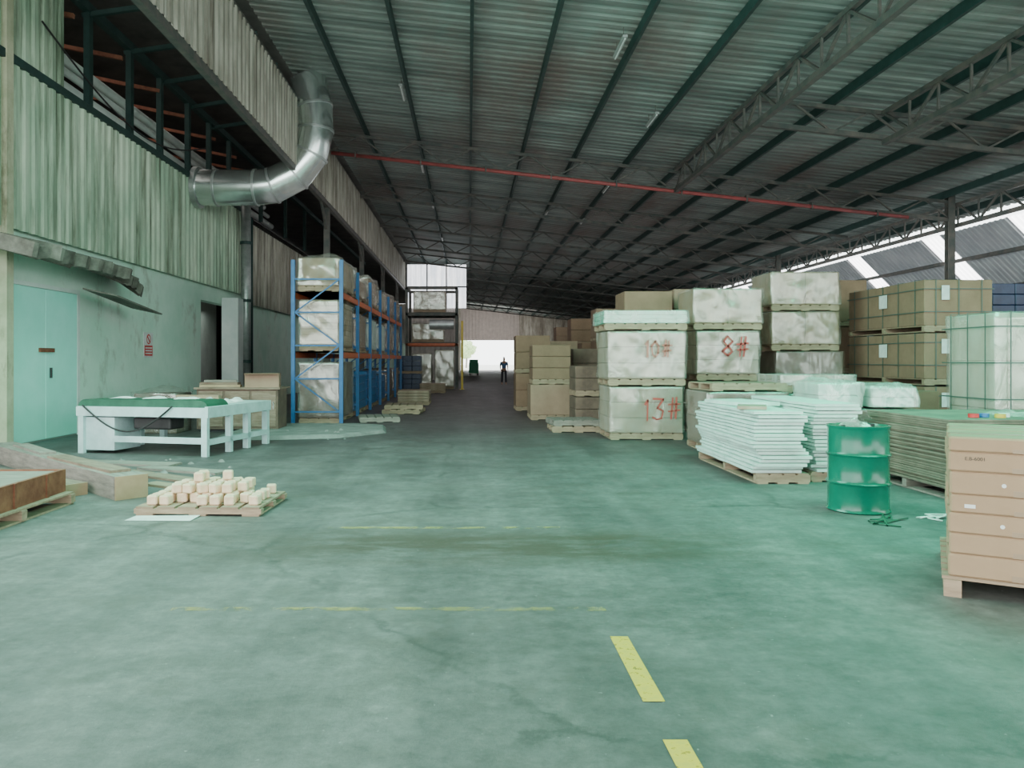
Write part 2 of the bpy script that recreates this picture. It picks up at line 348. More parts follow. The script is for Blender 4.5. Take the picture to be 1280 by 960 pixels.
for i in range(7):
    Y=27.3+15.2*i; X=17.1
    mb=MB(); mb.box(-.12,.12,-.12,-.1,0,7.4).box(-.12,.12,.1,.12,0,7.4).box(-.012,.012,-.1,.1,0,7.4)
    t=empty('steel_column',(X,Y,0),0,['steel column nearest the camera on the right side under the eave','second steel column along the right-hand eave','distant steel column along the right-hand eave'][min(i,2)],'column','far eave columns' if i>1 else None)
    mb.build('shaft',M['truss'],t); MB().box(-.2,.2,-.2,.2,0,.02).build('base_plate',M['truss'],t)
for i in range(5):
    Y=27.6+9*i
    t=empty('wall_column',(-5.1,Y,0),0,'steel post nearest the camera behind the racking' if i==0 else 'dark steel post holding the left cladding band behind the racking','column',None if i==0 else 'left posts')
    mb=MB(); mb.box(-.1,.1,-.1,-.08,0,9.6).box(-.1,.1,.08,.1,0,9.6).box(-.01,.01,-.08,.08,0,9.6)
    mb.build('shaft',M['truss'],t); MB().bar((.0,-.0,6.2),(0,-1.2,7.1),.08).build('knee_brace',M['truss'],t)
t=empty('fire_pipe',(0,27.1,0),0,'long red pipe running across the hall under the roof truss','pipe')
MB().tube([(-4.85,0,RZ(-4.85)-1.12),(15.5,0,RZ(15.5)-1.12)],.065,12).build('pipe_run',M['redpipe'],t,smooth=True)
for k in range(9):
    X=-4+2.3*k; MB().bar((X,0,RZ(X)-1.21),(X,0,RZ(X)-.98),.14,.05).build('pipe_bracket',M['truss'],t)
for (px,py) in ((503,118),(528,212),(541,258),(815,152),(757,238),(775,62),(553,300),(683,268),(728,278)):
    q=(px-586)/960; zz=(450-py)/960
    Y=(9.44-.45-1.55)/(zz+.112*q); X=q*Y
    t=empty('strip_light',(X,Y,RZ(X)-.42),0,'unlit fluorescent strip light hanging below the purlins','lamp','roof strip lights')
    MB().box(-.05,.05,-.6,.6,0,.06).build('batten_body',M['tube'],t)
    MB().tube([(-.0,-.57,-.02),(0,.57,-.02)],.018,8).build('lamp_tube',M['paper'],t)
    for s in (-.4,.4): MB().bar((0,s,.06),(0,s,.3),.015).build('hanger',M['truss'],t)
# ------------------------------------------------------------ left upper structure, duct, pipes
for i,Y in enumerate((16.4,18.4,20.2,22.2,24.0,26,30,34,38)):
    o=MB().box(-8.19,-8.06,Y-.08,Y+.08,6.95,8.95).build('window_post',M['steelgreen']); tag(o,'dark steel post standing on top of the green corrugated cladding','post','clerestory posts')
for i in range(5):
    Y=16.4+2*i; o=MB().bar((-8.25,Y,8.9),(-5.15,Y+.3,9.5),.1).build('ceiling_strut',M['steelgreen']); tag(o,'slanting steel strut between the upper wall and the roof band','strut','upper wall struts')
for k,(X,Z,r) in enumerate(((-8.75,7.45,.12),(-8.9,7.9,.09),(-9.1,8.3,.12))):
    o=MB().tube([(X,12.0,Z),(X,34,Z)],r,12).build('steam_pipe',M['white'],smooth=True); tag(o,['lowest white pipe behind the clerestory posts','thin middle white pipe behind the clerestory posts','highest white pipe behind the clerestory posts'][k],'pipe')
for k in range(7):
    Y=15.5+2.2*k+.25; o=MB().bar((-13,Y,9.6),(-8.1,Y,8.6),.09).build('rafter',M['rust']); tag(o,'brown rafter in the dark space behind the upper wall','rafter','inner rafters')
duct=empty('exhaust_duct',(0,22.6,0),0,'large galvanised metal duct elbow rising from wall to roof','duct')
pth=[(-8.0,0,6.62),(-7.4,0,6.62),(-6.25,0,6.62)]
cx,cz,rr=-6.2,8.32,1.7
for a in (-75,-50,-25,0): pth.append((cx+rr*math.cos(R(a)),0,cz+rr*math.sin(R(a))))
pth+= [(-4.54,0,9.0),(-4.72,0,9.85)]
o=MB().tube(pth,.52,32).build('duct_body',M['galv'],duct); autosmooth(o,50)
for i,p in enumerate(pth[1:-1],1):
    d=(V(pth[i+1])-V(pth[i-1])).normalized(); p=V(p)
    o=MB().tube([p-d*.03,p+d*.03],.545,32).build('seam_band',M['seam'],duct)
o=MB().tube([(-8.04,0,6.62),(-7.9,0,6.62)],.6,32).build('wall_collar',M['seam'],duct)
vp=empty('drain_pipe',(-7.72,26.6,0),0,'grey vertical downpipe beneath the metal duct elbow','pipe')
MB().tube([(0,0,.0),(0,0,6.9)],.17,16).build('pipe_run',M['seam'],vp,smooth=True)
for z in (1.5,3.6,5.6): MB().tube([(0,0,z-.05),(0,0,z+.05)],.2,16).build('pipe_clip',M['steelgreen'],vp)
vq=MB().tube([(-7.75,27.3,0),(-7.75,27.3,6.6)],.08,10).build('thin_pipe',M['steelgreen'],smooth=True); tag(vq,'thin dark pipe just right of the grey downpipe','pipe')
o=MB().box(-8.15,-7.6,25.3,25.9,0,3.6).build('white_pillar',M['white'],bevel=.02); tag(o,'white square pillar in the recess beside the downpipe','pillar')
cb=[]
for i in range(25):
    t=i/24; cb.append((-8.0,14.4+9*t,7.9-.9*math.sin(t*math.pi)+.1*t))
o=MB().tube(cb,.02,6).build('loose_cable',M['black']); tag(o,'black cable sagging in front of the clerestory posts','cable')
d=empty('door_1',(-8.2,0,0)); tag(d,kind='structure')
MB().box(0,.05,13.5,13.6,0,3.0).box(0,.05,16.0,16.1,0,3.0).box(0,.05,13.6,16.0,2.92,3.0).build('door_frame',M['white'],d)
lf=MB().box(.0,.045,13.61,14.79,.03,2.91).build('door_leaf',M['doorpaint'],d,bevel=.006)
lf2=MB().box(.0,.045,14.81,15.99,.03,2.91).build('door_leaf',M['doorpaint'],d,bevel=.006)
MB().box(.05,.09,14.55,15.05,1.7,1.78).build('hasp_bolt',M['rust'],lf)
MB().tube([(.07,14.95,1.2),(.07,14.95,1.4)],.025,8).build('door_handle',M['black'],lf2)
cn=empty('door_canopy',(-8.2,0,0),0,'dark ragged sagging canopy above the turquoise double door','canopy')
mb=MB(); NU=60
vs=[];fs=[]
for i in range(NU+1):
    y=12.6+5.0*i/NU; out=1.1+.18*noise.noise(V((y*2.6,0,0)))+.1*noise.noise(V((y*9,0,0)))-(.35*max(0,(y-16)/1.6))
    dz=-.14*max(0,(y-15.6))
    for (x,z) in ((0,3.78),(out,3.48+dz+.06*noise.noise(V((y*3,5,0)))),(out-.05,3.26+dz+.09*noise.noise(V((y*7,9,0)))),(0,3.5)):
        vs.append((x,y,z))
for i in range(NU):
    for k in range(4): fs.append((i*4+k,i*4+(k+1)%4,(i+1)*4+(k+1)%4,(i+1)*4+k))
fs+=[(0,1,2,3),(NU*4+3,NU*4+2,NU*4+1,NU*4)]
mb.add(vs,fs); mb.build('slab',M['conc'],cn)
MB().box(.02,.75,15.6,17.9,0,.03,Matrix.Translation((0,0,3.22))@Matrix.Rotation(R(-6),4,'X')@Matrix.Rotation(R(12),4,'Y')@Matrix.Translation((0,0,1.45))).build('loose_sheet',M['conc'],cn)
sg=empty('safety_sign',(-8.19,19.6,0),0,'small red and white notice on the mint wall','sign')
MB().box(0,.015,-.28,.28,1.62,2.25).build('sign_plate',M['paper'],sg)
MB().box(.015,.02,-.24,.24,1.66,1.92).build('red_field',M['signred'],sg)
def ring(mb,c,r,t,x):
    n=24; vs=[];fs=[]
    for k in range(n):
        a=2*math.pi*k/n
        for q in (r,r-t): vs.append((x,c[0]+q*math.cos(a),c[1]+q*math.sin(a)))
    for k in range(n): k2=(k+1)%n; fs.append((2*k,2*k2,2*k2+1,2*k+1))
    mb.add(vs,fs)
mb=MB(); ring(mb,(0,2.08),.13,.035,.021); mb.bar((.021,-.08,2.16),(.021,.08,2.0),.008,.03); mb.build('prohibition_ring',M['signred'],sg)
mb=MB()
for k in range(3): mb.box(.02,.024,-.2,.2,1.70+.07*k,1.735+.07*k)
mb.build('white_lettering',M['paper'],sg)
# ------------------------------------------------------------ pallets and loads
PH=.13
pcache={}
def pallet(cx,cy,z,w,d,label,rz=0,m='wood',group=None,h=PH):
    t=empty('wooden_pallet',(cx,cy,z),rz,label,'pallet',group)
    key=(round(w,2),round(d,2),m,h)
    if key not in pcache:
        n=max(4,int(w/.2)); bw=w/n
        A=MB().box(-bw*.41,bw*.41,-d/2,d/2,h-.02,h).mesh('deck_board')
        B=MB().box(-w/2,w/2,-.045,.045,.02,h-.02).mesh('stringer')
        D=MB().box(-bw*.4,bw*.4,-d/2,d/2,0,.02).mesh('bottom_board')
        for me in (A,B,D): me.materials.append(M[m])
        pcache[key]=(A,B,D,n,bw)
    A,B,D,n,bw=pcache[key]
    for k in range(n):
        o=link('deck_board',A,None,t); o.location=(-w/2+bw*(k+.5),0,0)
    for y in (-d/2+.045,0,d/2-.045):
        o=link('stringer',B,None,t); o.location=(0,y,0)
    for x in (-w/2+bw*.5,0,w/2-bw*.5):
        o=link('bottom_board',D,None,t); o.location=(x,0,0)
    return t
def blockpallet(cx,cy,z,w,d,label,rz=0,m='wood',h=PH):   # open block pallet: deck along x, nine blocks, runners
    t=empty('wooden_pallet',(cx,cy,z),rz,label,'pallet')
    n=7
    for k in range(n):
        y=-d/2+d*(k+.5)/n; MB().box(-w/2,w/2,y-d/n*.38,y+d/n*.38,h-.02,h).build('deck_board',M[m],t)
    for x in (-w/2+.06,0,w/2-.06):
        MB().box(x-.05,x+.05,-d/2,d/2,h-.04,h-.02).build('cross_board',M[m],t)
        MB().box(x-.05,x+.05,-d/2,d/2,0,.018).build('bottom_board',M[m],t)
        for y in (-d/2+.06,0,d/2-.06): MB().box(x-.05,x+.05,y-.06,y+.06,.018,h-.04).build('block',M[m],t)
    return t
ccache={}
def cartonmesh(w,d,h,m):
    key=(round(w,3),round(d,3),round(h,3),m)
    if key not in ccache:
        me=MB().box(-w/2,w/2,-d/2,d/2,0,h).mesh('carton')
        bm=bmesh.new(); bm.from_mesh(me); bmesh.ops.bevel(bm,geom=list(bm.edges),offset=.012,segments=1,affect='EDGES'); bm.to_mesh(me); bm.free()
        me.materials.append(M[m]); ccache[key]=me
    return ccache[key]
def filmmesh(w,d,h,seed,m,amp=.03,dome=0):
    bm=bmesh.new(); bmesh.ops.create_cube(bm,size=1)
    bmesh.ops.subdivide_edges(bm,edges=list(bm.edges),cuts=19,use_grid_fill=True)
    for v in bm.verts:
        x,y,z=v.co; p=V((x*w,y*d,(z+.5)*h))
        nn=noise.noise(V((p.x*3+seed,p.y*3,p.z*2.2)))+.35*noise.noise(V(((p.x+.5*p.z)*8+seed,p.y*8,(p.z-.4*p.x)*4)))
        out=V((x,y,0))
        if out.length>0: out.normalize()
        edge=max(abs(x),abs(y))
        if edge>.49: p+=out*(.018+max(0,amp*1.2*(nn+.3)))
        if z>.49: p.z+=.003+max(0,min(.008,amp*.6*nn)) if amp<.05 else .003+max(0,amp*1.3*nn)
        if dome and z>0: p.z+=dome*max(0,1-(2*x)**4)*max(0,1-(2*y)**4)*(z*2)
        p.z=max(p.z,.004)
        v.co=p
    me=bpy.data.meshes.new('film'); bm.to_mesh(me); bm.free(); me.materials.append(M[m]); return me
STK={'1':[[(.3,.8),(.5,1),(.5,0)]],'3':[[(.1,1),(.9,1),(.4,.6),(.85,.45),(.8,.1),(.4,0),(.1,.12)]],'8':[[(.5,.52),(.15,.75),(.5,1),(.85,.75),(.5,.52),(.1,.25),(.5,0),(.9,.25),(.5,.52)]],
 '#':[[(.3,0),(.42,1)],[(.62,0),(.74,1)],[(.05,.33),(.98,.38)],[(.08,.66),(1,.7)]],'0':[[(.5,1),(.15,.7),(.2,.2),(.5,0),(.85,.3),(.8,.75),(.5,1)]]}
def strip2(a,b,w,y):
    a=V(a);b=V(b);d=(b-a).normalized();n=V((-d.y,d.x))*w/2;a=a-d*w*.35;b=b+d*w*.35
    return ([(p.x,y,p.y) for p in (a-n,b-n,b+n,a+n)],[(0,1,2,3)])
def handtext(s,parent,x,y,z,h,m='red',w=.04):
    mb=MB(); cx=x; j=rnd.uniform
    for ch in s:
        dz=j(-.03,.03)
        for st in STK[ch]:
            q=[(cx+a[0]*h*.62+j(-.012,.012),z+dz+a[1]*h+j(-.012,.012)) for a in st]
            for a,b in zip(q[:-1],q[1:]): mb.add(*strip2(a,b,w*j(.7,1.15),y))
        cx+=h*(.5 if ch=='1' else .75)
    return mb.build('painted_number',M[m],parent)
def printed(s,size,m,parent,loc,rot=(math.pi/2,0,0)):
    cu=bpy.data.curves.new('t','FONT'); cu.body=s; cu.size=size
    ob=bpy.data.objects.new('t',cu); C.objects.link(ob); bpy.context.view_layer.update()
    me=bpy.data.meshes.new_from_object(ob.evaluated_get(bpy.context.evaluated_depsgraph_get()))
    bpy.data.objects.remove(ob); me.materials.clear()
    o=link('printed_lettering',me,M[m],parent); o.location=loc; o.rotation_euler=rot; return o
sd=[0]
def load(cx,cy,z,w,d,h,desc,style='card',film=None,nx=3,ny=2,nz=3,rz=0,cat='carton stack',name='carton_load',group=None,pgroup=None,pal=True,gap=.012,pm='wood',amp=.03,pdesc=None,dome=0):
    z0=z
    if pal:
        pallet(cx,cy,z,w,d,('wooden pallet under '+(pdesc or desc)),rz,pm,pgroup or group and (group+' pallets'))
        z0=z+PH; h-=PH
    t=empty(name,(cx,cy,z0),rz,desc,cat,group)
    cw,cd,chh=w/nx,d/ny,h/nz
    me=cartonmesh(cw-gap,cd-gap,chh-.006,style)
    for i in range(nx):
        for j in range(ny):
            for k in range(nz):
                o=link('carton',me,None,t); o.location=(-w/2+cw*(i+.5)+rnd.uniform(-.003,.003),-d/2+cd*(j+.5)+rnd.uniform(-.004,.004),chh*k)
    if film:
        sd[0]+=7.3
        f=link('plastic_wrap',filmmesh(w,d,h,sd[0],film,amp,dome),None,t)
        for p in f.data.polygons: p.use_smooth=True
    return t
def straps(t,w,d,h,nx=3,ny=3,nz=2,m='strap'):
    e=.012; r=.009
    for i in range(nx):
        x=-w/2+w*(i+.5)/nx
        MB().box(x-r,x+r,-d/2-e,-d/2-e+.006,0,h+e).box(x-r,x+r,d/2+e-.006,d/2+e,0,h+e).box(x-r,x+r,-d/2-e,d/2+e,h+e-.006,h+e).build('strap',M[m],t)
    for j in range(ny):
        y=-d/2+d*(j+.5)/ny
        MB().box(-w/2-e,-w/2-e+.006,y-r,y+r,0,h+e).box(w/2+e-.006,w/2+e,y-r,y+r,0,h+e).box(-w/2-e,w/2+e,y-r,y+r,h+e,h+e+.006).build('strap',M[m],t)
    for k in range(nz):
        z=h*(k+.6)/nz; e2=e+.006
        MB().box(-w/2-e2,w/2+e2,-d/2-e2,-d/2-e2+.006,z-r,z+r).box(-w/2-e2,w/2+e2,d/2+e2-.006,d/2+e2,z-r,z+r).box(-w/2-e2,-w/2-e2+.006,-d/2-e2,d/2+e2,z-r,z+r).box(w/2+e2-.006,w/2+e2,-d/2-e2,d/2+e2,z-r,z+r).build('strap',M[m],t)
def L4(x0,x1,y0,d): return ((x0+x1)/2,y0+d/2)
cx,cy=L4(2.72,4.18,14.9,1.2)
t=load(cx,cy,0,1.42,1.2,1.03,'shrink-wrapped load marked 13#, bottom of the front stack','cream','film',1,1,3,cat='wrapped load',name='wrapped_load'); handtext('13#',t,-.12,-.685,.28,.4)
t=load(cx,cy-.02,1.05,1.5,1.2,1.06,'wrapped load marked 10# on top of the 13# load','cream','film',1,1,3,cat='wrapped load',name='wrapped_load'); handtext('10#',t,-.1,-.685,.42,.3,'redfaint')
t=load(cx-.02,cy,2.13,1.6,1.25,.38,'thin teal wrapped slab topping the 13# stack','foamteal','filmlite',1,1,3,cat='wrapped load',name='wrapped_slab')
cx,cy=L4(3.55,4.6,17.4,1.1)
for k in range(3): load(cx,cy,k*1.04,1.1,1.1,1.035,['bottom','middle','top'][k]+' plain brown load in the column behind the 13# stack','card',None,1,1,1)
cx,cy=L4(4.75,6.05,16.0,1.2)
load(cx,cy,0,1.3,1.2,1.1,'dark wrapped load under the load marked 8#','carddark','filmdark',1,1,2,cat='wrapped load',name='wrapped_load')
t=load(cx,cy,1.12,1.3,1.2,1.04,'wrapped load marked 8# in red','cream','film',1,1,3,cat='wrapped load',name='wrapped_load'); handtext('8#',t,-.15,-.685,.38,.4)
load(cx-.0,cy,2.18,1.42,1.2,.86,'wrapped load on top of the load marked 8#','amber','film',2,1,1,cat='wrapped load',name='wrapped_load')
for k in range(3): load(5.5,18.9,k*1.085,1.2,1.1,1.08,['bottom','middle','top'][k]+' dim brown load in the column behind the 8# stack','card2',None,1,1,2)
cx,cy=L4(6.65,8.25,17.0,1.2)
for k in range(4): load(cx+(.1 if k==1 else 0),cy,k*.88,1.5,1.2,.863,['lowest','second lowest','third','topmost'][k]+' wrapped load in the four-high column left of the strapped boxes',['carddark','carddark','amber','amber'][k],'film' if k>1 else 'filmdark',2,1,1,cat='wrapped load',name='wrapped_load',pdesc=['lowest','second lowest','third','topmost'][k]+' load of the four-high column')
for k in range(3): load(9.4,20.4,k*1.205,1.7,1.3,1.2,['bottom','middle','top'][k]+' plain carton load behind the strapped boxes','card',None,1,1,1)
for k in range(3):
    t=load(9.6,16.55,k*1.05,1.35,3.0,1.03,['lowest','middle','uppermost'][k]+' long brown carton block held by green strapping','card',None,1,2,1,cat='strapped cartons',name='strapped_carton_block')
    straps(t,1.35,3.0,.894,3,5,2)
    MB().box(-.35,-.2,-1.535,-1.525,.5,.78).build('paper_label',M['paper'],t)
    MB().box(-.705,-.697,-.2,.1,.42,.7).build('paper_label',M['paper'],t)
for k in range(3):
    t=load(12.0,17.2,k*1.07,1.5,1.4,1.06,['lowest','middle','uppermost'][k]+' navy crate block at the far right behind the pale wrapped load','darkblue',None,3,2,4,cat='crates',name='crate_block')
t=load(8.5,11.7,0,1.7,1.1,2.24,'tall cream wrapped load with green straps at the right edge','creamlite','film',2,1,3,cat='wrapped load',name='wrapped_load'); straps(t,1.79,1.2,2.12,4,3,4)
load(6.2,14.2,0,1.4,1.2,.95,'low wrapped brown load behind the white foam bundles','carddark','filmdark',1,1,2,cat='wrapped load',name='wrapped_load')
load(4.63,13.3,0,1.36,1.2,1.02,'low dim wrapped load behind the foam sheet stacks','carddark','filmdark',1,1,2,cat='wrapped load',name='wrapped_load')
pallet(4.63,13.3,1.035,1.3,1.1,'empty pallet lying on the low load behind the foam stacks',R(4))
load(6.2,14.2,.965,1.3,1.1,.32,'thin pale wrapped slab behind the white foam bundles','cream','filmlite',1,1,2,cat='wrapped load',name='wrapped_slab')
load(7.8,14.3,0,1.2,1.2,1.0,'brown carton load between foam bundles and strapped boxes','card',None,1,1,1)
cx,cy=L4(1.6,2.68,19.8,1.1)
load(cx,cy,0,1.1,1.1,.92,'lower brown carton load nearest the aisle','card2',None,1,1,1)
load(cx+.0,cy,.92,1.0,1.05,1.02,'upper brown carton load nearest the aisle','card',None,1,1,3)
for k in range(2): load(1.95,23.9,k*1.15,1.05,1.1,1.15,['lower','upper'][k]+' carton load just behind the aisle cartons','card',None,1,1,2)
for k in range(2): load(3.3,21.2,k*.93,1.0,1.1,.93,['lower','upper'][k]+' shadowy carton load between aisle cartons and 13# stack','carddark',None,1,1,2)
for k in range(2): load(2.9,18.2,k*.715,.9,1.1,.7,['lower','upper'][k]+' small dark brown load left of the 13# stack','carddark',None,1,1,2)
pallet(2.35,16.9,0,1.15,1.0,'low empty pallet on the floor left of the 13# stack')
pallet(2.3,16.95,PH,1.05,.95,'second pallet lying on the low floor pallet',R(5),'woodgrey')
for i,Y in enumerate((26.5,29.5,33,37,41,46,52,58)):
    for j,X in enumerate((3.0,4.9,6.9,9.0,11.2,13.6)):
        if rnd.random()<.14: continue
        nk=rnd.choice((2,2,3,3))
        if j==0: nk=2
        X+=max(0,(Y-37)*.1)
        xx=X+rnd.uniform(-.15,.15); yy=Y+rnd.uniform(-.3,.3)
        for k in range(nk):
            load(xx,yy,k*1.1,1.3,1.2,1.1,'dim carton load in the far rows right of the aisle',rnd.choice(('card','carddark','card2')),None,1,1,2,group='far carton loads',gap=.03)
# ------------------------------------------------------------ white foam sheet stacks
def sheets(x0,y0,w,d,z0,n,th,m,name,label,group,jit,cat,skew=0,wavy=False):
    mes=[]
    for v_ in range(4 if wavy else 1):
        if not wavy: me=MB().box(-w/2,w/2,-d/2,d/2,0,th*.82).mesh(name)
        else:
            mb=MB(); N1=16; vs=[]; fs=[]
            for i in range(N1+1):
                y=-d/2+d*i/N1; zc=.002*(1+math.sin(i*1.3+v_*2))
                ww=w/2*(1+.02*math.sin(i*.9+v_*1.7))
                for x,z in ((-ww,zc),(ww,zc),(ww,zc+th*.8),(-ww,zc+th*.78)): vs.append((x,y,z))
            for i in range(N1):
                for k in range(4): fs.append((i*4+k,i*4+(k+1)%4,(i+1)*4+(k+1)%4,(i+1)*4+k))
            fs+=[(0,1,2,3),(N1*4+3,N1*4+2,N1*4+1,N1*4)]
            me=mb.add(vs,fs).mesh(name)
        me.materials.append(M[m]); mes.append(me)
    for k in range(n):
        o=link(name,mes[k%len(mes)],None); tag(o,label,cat,group)
        o.location=(x0+w/2+rnd.uniform(-jit,jit)+skew*math.sin(k*.5),y0+d/2+rnd.uniform(-jit,jit)*1.8,z0+k*th); o.rotation_euler=(0,0,rnd.uniform(-jit,jit)*.5)
pallet(3.93,10.8,0,.68,2.4,'narrow skid under the left white foam stack',0,'wood')
sheets(3.58,9.6,.62,2.4,PH,17,.046,'foam','foam_sheet','white foam sheet in the left stack beside the green drum','left foam stack',.034,'foam sheet',.03,True)
pallet(4.66,10.9,0,.64,2.3,'narrow skid under the right white foam stack',0,'wood')
sheets(4.37,9.75,.56,2.3,PH,19,.046,'foam','foam_sheet','white foam sheet in the right stack behind the green drum','right foam stack',.034,'foam sheet',.02,True)
t=empty('foam_offcut',(3.95,11.15,PH+17*.046),R(12),'pale foam board lying askew on the left foam stack','foam board'); MB().box(-.3,.3,-.5,.5,0,.05).build('board',M['foam'],t)
t=empty('foam_offcut',(3.72,10.15,PH+17*.046),R(-20),'brown edged foam piece on the front of the left foam stack','foam board'); MB().box(-.16,.2,-.25,.25,0,.04).build('board',M['cream'],t)
load(6.05,12.15,0,1.5,1.0,.8,'low brown load carrying the clear wrapped foam bundles','carddark','filmdark',1,1,2,cat='wrapped load',name='wrapped_load',pdesc='the load carrying the foam bundles')
for k,(x,w_,h_) in enumerate(((5.64,.64,.36),(6.46,.64,.3))):
    load(x,12.12,.83,w_,.9,h_,['left','right'][k]+' crumpled clear plastic bundle of white foam behind the drum','foam','filmlite',1,1,2,cat='foam bundle',name='foam_bundle',pal=False,amp=.07,dome=.06)
pallet(6.35,9.35,0,2.1,1.8,'dark pallet under the stack of flat cardboard sheets',0,'woodgrey')
sheets(5.3,8.45,2.1,1.75,PH,30,.0255,'flat','cardboard_sheet','flat cardboard sheet in the broad stack behind the front cartons','flat cardboard sheets',.03,'cardboard sheet')
zt=PH+30*.0255
for k,(x,y,c,nm) in enumerate(((5.75,8.75,'signred','red'),(5.9,8.8,'bluecrate','blue'),(6.02,8.7,'yel','yellow'),(6.15,8.82,'foam','white'))):
    t=empty('tape_roll',(x,y,zt),0,nm+' tape roll lying on the flat cardboard stack','tape roll')
    MB().lathe([(.03,0),(.055,0),(.055,.045),(.03,.045)],20).build('roll',M[c],t)
def crumple(name,x0,x1,y0,y1,amp,m,seed,n=14):
    vs=[];fs=[]
    for i in range(n+1):
        for j in range(n+1):
            u,v=i/n,j/n; x=x0+(x1-x0)*u; y=y0+(y1-y0)*v; e=1-max(abs(2*u-1),abs(2*v-1))**4
            vs.append((x+.03*noise.noise(V((x*6,y*6,seed))),y+.03*noise.noise(V((x*6,y*6,seed+9))),.002+amp*e*(.45+noise.noise(V((x*5,y*5,seed)))+.5*noise.noise(V((x*12,y*12,seed)))) if e>0 else .002))
    vs=[(a,b,max(c,.002)) for a,b,c in vs]
    for i in range(n):
        for j in range(n): a=i*(n+1)+j; fs.append((a,a+n+1,a+n+2,a+1))
    return MB().add(vs,fs).build(name,M[m])
o=crumple('plastic_sheet',-.5,.5,-.25,.3,.09,'filmlite',3); o.location=(6.75,9.1,zt); tag(o,'crumpled clear plastic beside the tape rolls','plastic sheet')
# ------------------------------------------------------------ drum
dr=empty('oil_drum',(4.03,7.95,0),0,'green steel oil drum standing in front of the foam stacks','drum')
prof=[(.27,0),(.295,.0),(.306,.012),(.295,.03),(.29,.05),(.29,.27),(.3,.285),(.309,.295),(.3,.305),(.29,.32),(.29,.56),(.3,.575),(.309,.585),(.3,.595),(.29,.61),(.29,.84),(.295,.855),(.304,.868),(.304,.88),(.292,.88),(.287,.865),(.1,.862)]
o=MB().lathe(prof,56).build('drum_body',M['drum'],dr); autosmooth(o,60)
MB().lathe([(.035,.862),(.035,.885),(.02,.888)],16,(.16,.05)).build('bung',M['black'],dr)
MB().lathe([(.02,.862),(.02,.88),(.01,.882)],12,(-.17,-.03)).build('bung',M['black'],dr)
o=crumple('crumpled_rag',-.13,.12,-.1,.1,.1,'filmlite',8); o.location=(4.0,7.95,.866); tag(o,'crumpled clear plastic lying on top of the green drum','plastic')
def squig(name,c,m,r,n,s,label,cat):
    p=[(c[0]+s*noise.noise(V((i*.35,c[0],1)))*2,c[1]+s*noise.noise(V((i*.35,c[1],7)))*2,r+.03*abs(noise.noise(V((i*.4,3,c[0]))))) for i in range(n)]
    o=MB().tube(p,r,6).build(name,M[m],smooth=True); tag(o,label,cat)
squig('cable_scrap',(4.0,7.35,0),'belt',.008,26,.22,'tangled dark cord on the floor below the drum','cord')
squig('cable_scrap',(4.55,7.5,0),'foam',.008,18,.12,'tangled pale cord on the floor right of the drum','cord')
# ------------------------------------------------------------ front cartons
AN=R(-31); FC=V((3.14,5.05,0)); FM=Matrix.Rotation(AN,3,'Z')
def fw(x,y): return FC+FM@V((x,y,0))
p=fw(.775,.66); blockpallet(p.x,p.y,0,1.6,1.34,'rough open wooden pallet under the cartons in the right foreground',AN)
def fcarton(x,y,z,w,d,h,label,num=True,rz=0,seed=0):
    t=empty('cardboard_carton',(x,y,z),rz,label,'carton')
    link('carton_body',cartonmesh(w,d,h,'cardfront'),None,t)
    MB().box(-w/2-.002,w/2+.002,-.03,.03,h,h+.002).build('tape',M['tape'],t)
    MB().box(-.03,.03,-d/2-.002,-d/2,h*.05,h*.3).build('flap_tape',M['tape'],t)
    if num: printed('E.B-6001',.032,'black',t,(-w/2+.09,-d/2-.003,h*.6))
    if seed in (2,4): MB().lathe([(.001,0),(.013,0),(.013,.001)],16).build('round_sticker',M['paper'],t).matrix_local=Matrix.Translation((-.08,-d/2,h*.5))@Matrix.Rotation(R(90),4,'X')
    if seed==3: MB().box(-w/2+.08,-w/2+.14,-d/2-.004,-d/2-.001,h*.3,h*.5).build('sticker',M['paper'],t)
    return t
hs=[.15,.135,.135,.12,.15,.13,.1]
z=PH; nm=['bottom','second','third','fourth','fifth','sixth','topmost']
for k,h in enumerate(hs):
    for i in range(2):
        for j in range(2):
            q=fw(.39+.77*i+rnd.uniform(-.008,.008),.33+.65*j+rnd.uniform(-.004,.004))
            fcarton(q.x,q.y,z,.75,.62,h-.002,'%s carton in the %s %s column of the right foreground stack'%(nm[k],['left','right'][i],['front','rear'][j]),k==5,AN+rnd.uniform(-.006,.006),k)
    z+=h
# ------------------------------------------------------------ rack
rk=empty('pallet_rack',(-3.65,18.5,0),0,'long blue and orange steel pallet rack along the left side','rack')
H=3.96; NB=6; BL=2.7
up=MB().box(-.045,.045,-.04,.04,0,H).mesh('upright'); up.materials.append(M['blue'])
bmx=MB().box(-.025,.025,.045,BL-.045,-.07,.07).mesh('beam'); bmx.materials.append(M['orange'])
for i in range(NB+1):
    for x in (-.58,.58):
        o=link('upright',up,None,rk); o.location=(x,i*BL,0)
    for k,z in enumerate((.3,1.1,1.9,2.7,3.5)):
        MB().bar((-.54,i*BL,z),(.54,i*BL,z),.035).build('cross_brace',M['blue'],rk)
    for k,z in enumerate((.3,1.1,1.9,2.7)):
        a,b=(-.54,.54) if k%2 else (.54,-.54)
        MB().bar((a,i*BL,z),(b,i*BL,z+.8),.03).build('diagonal_brace',M['blue'],rk)
    if i<NB:
        for x in (-.58,.58):
            for z in (1.67,3.12):
                o=link('beam',bmx,None,rk); o.location=(x,i*BL,z)
        for z in (1.74,3.19):
            MB().box(-.6,.6,.1,BL-.1,z,z+.02).build('shelf_deck',M['ply'],rk)
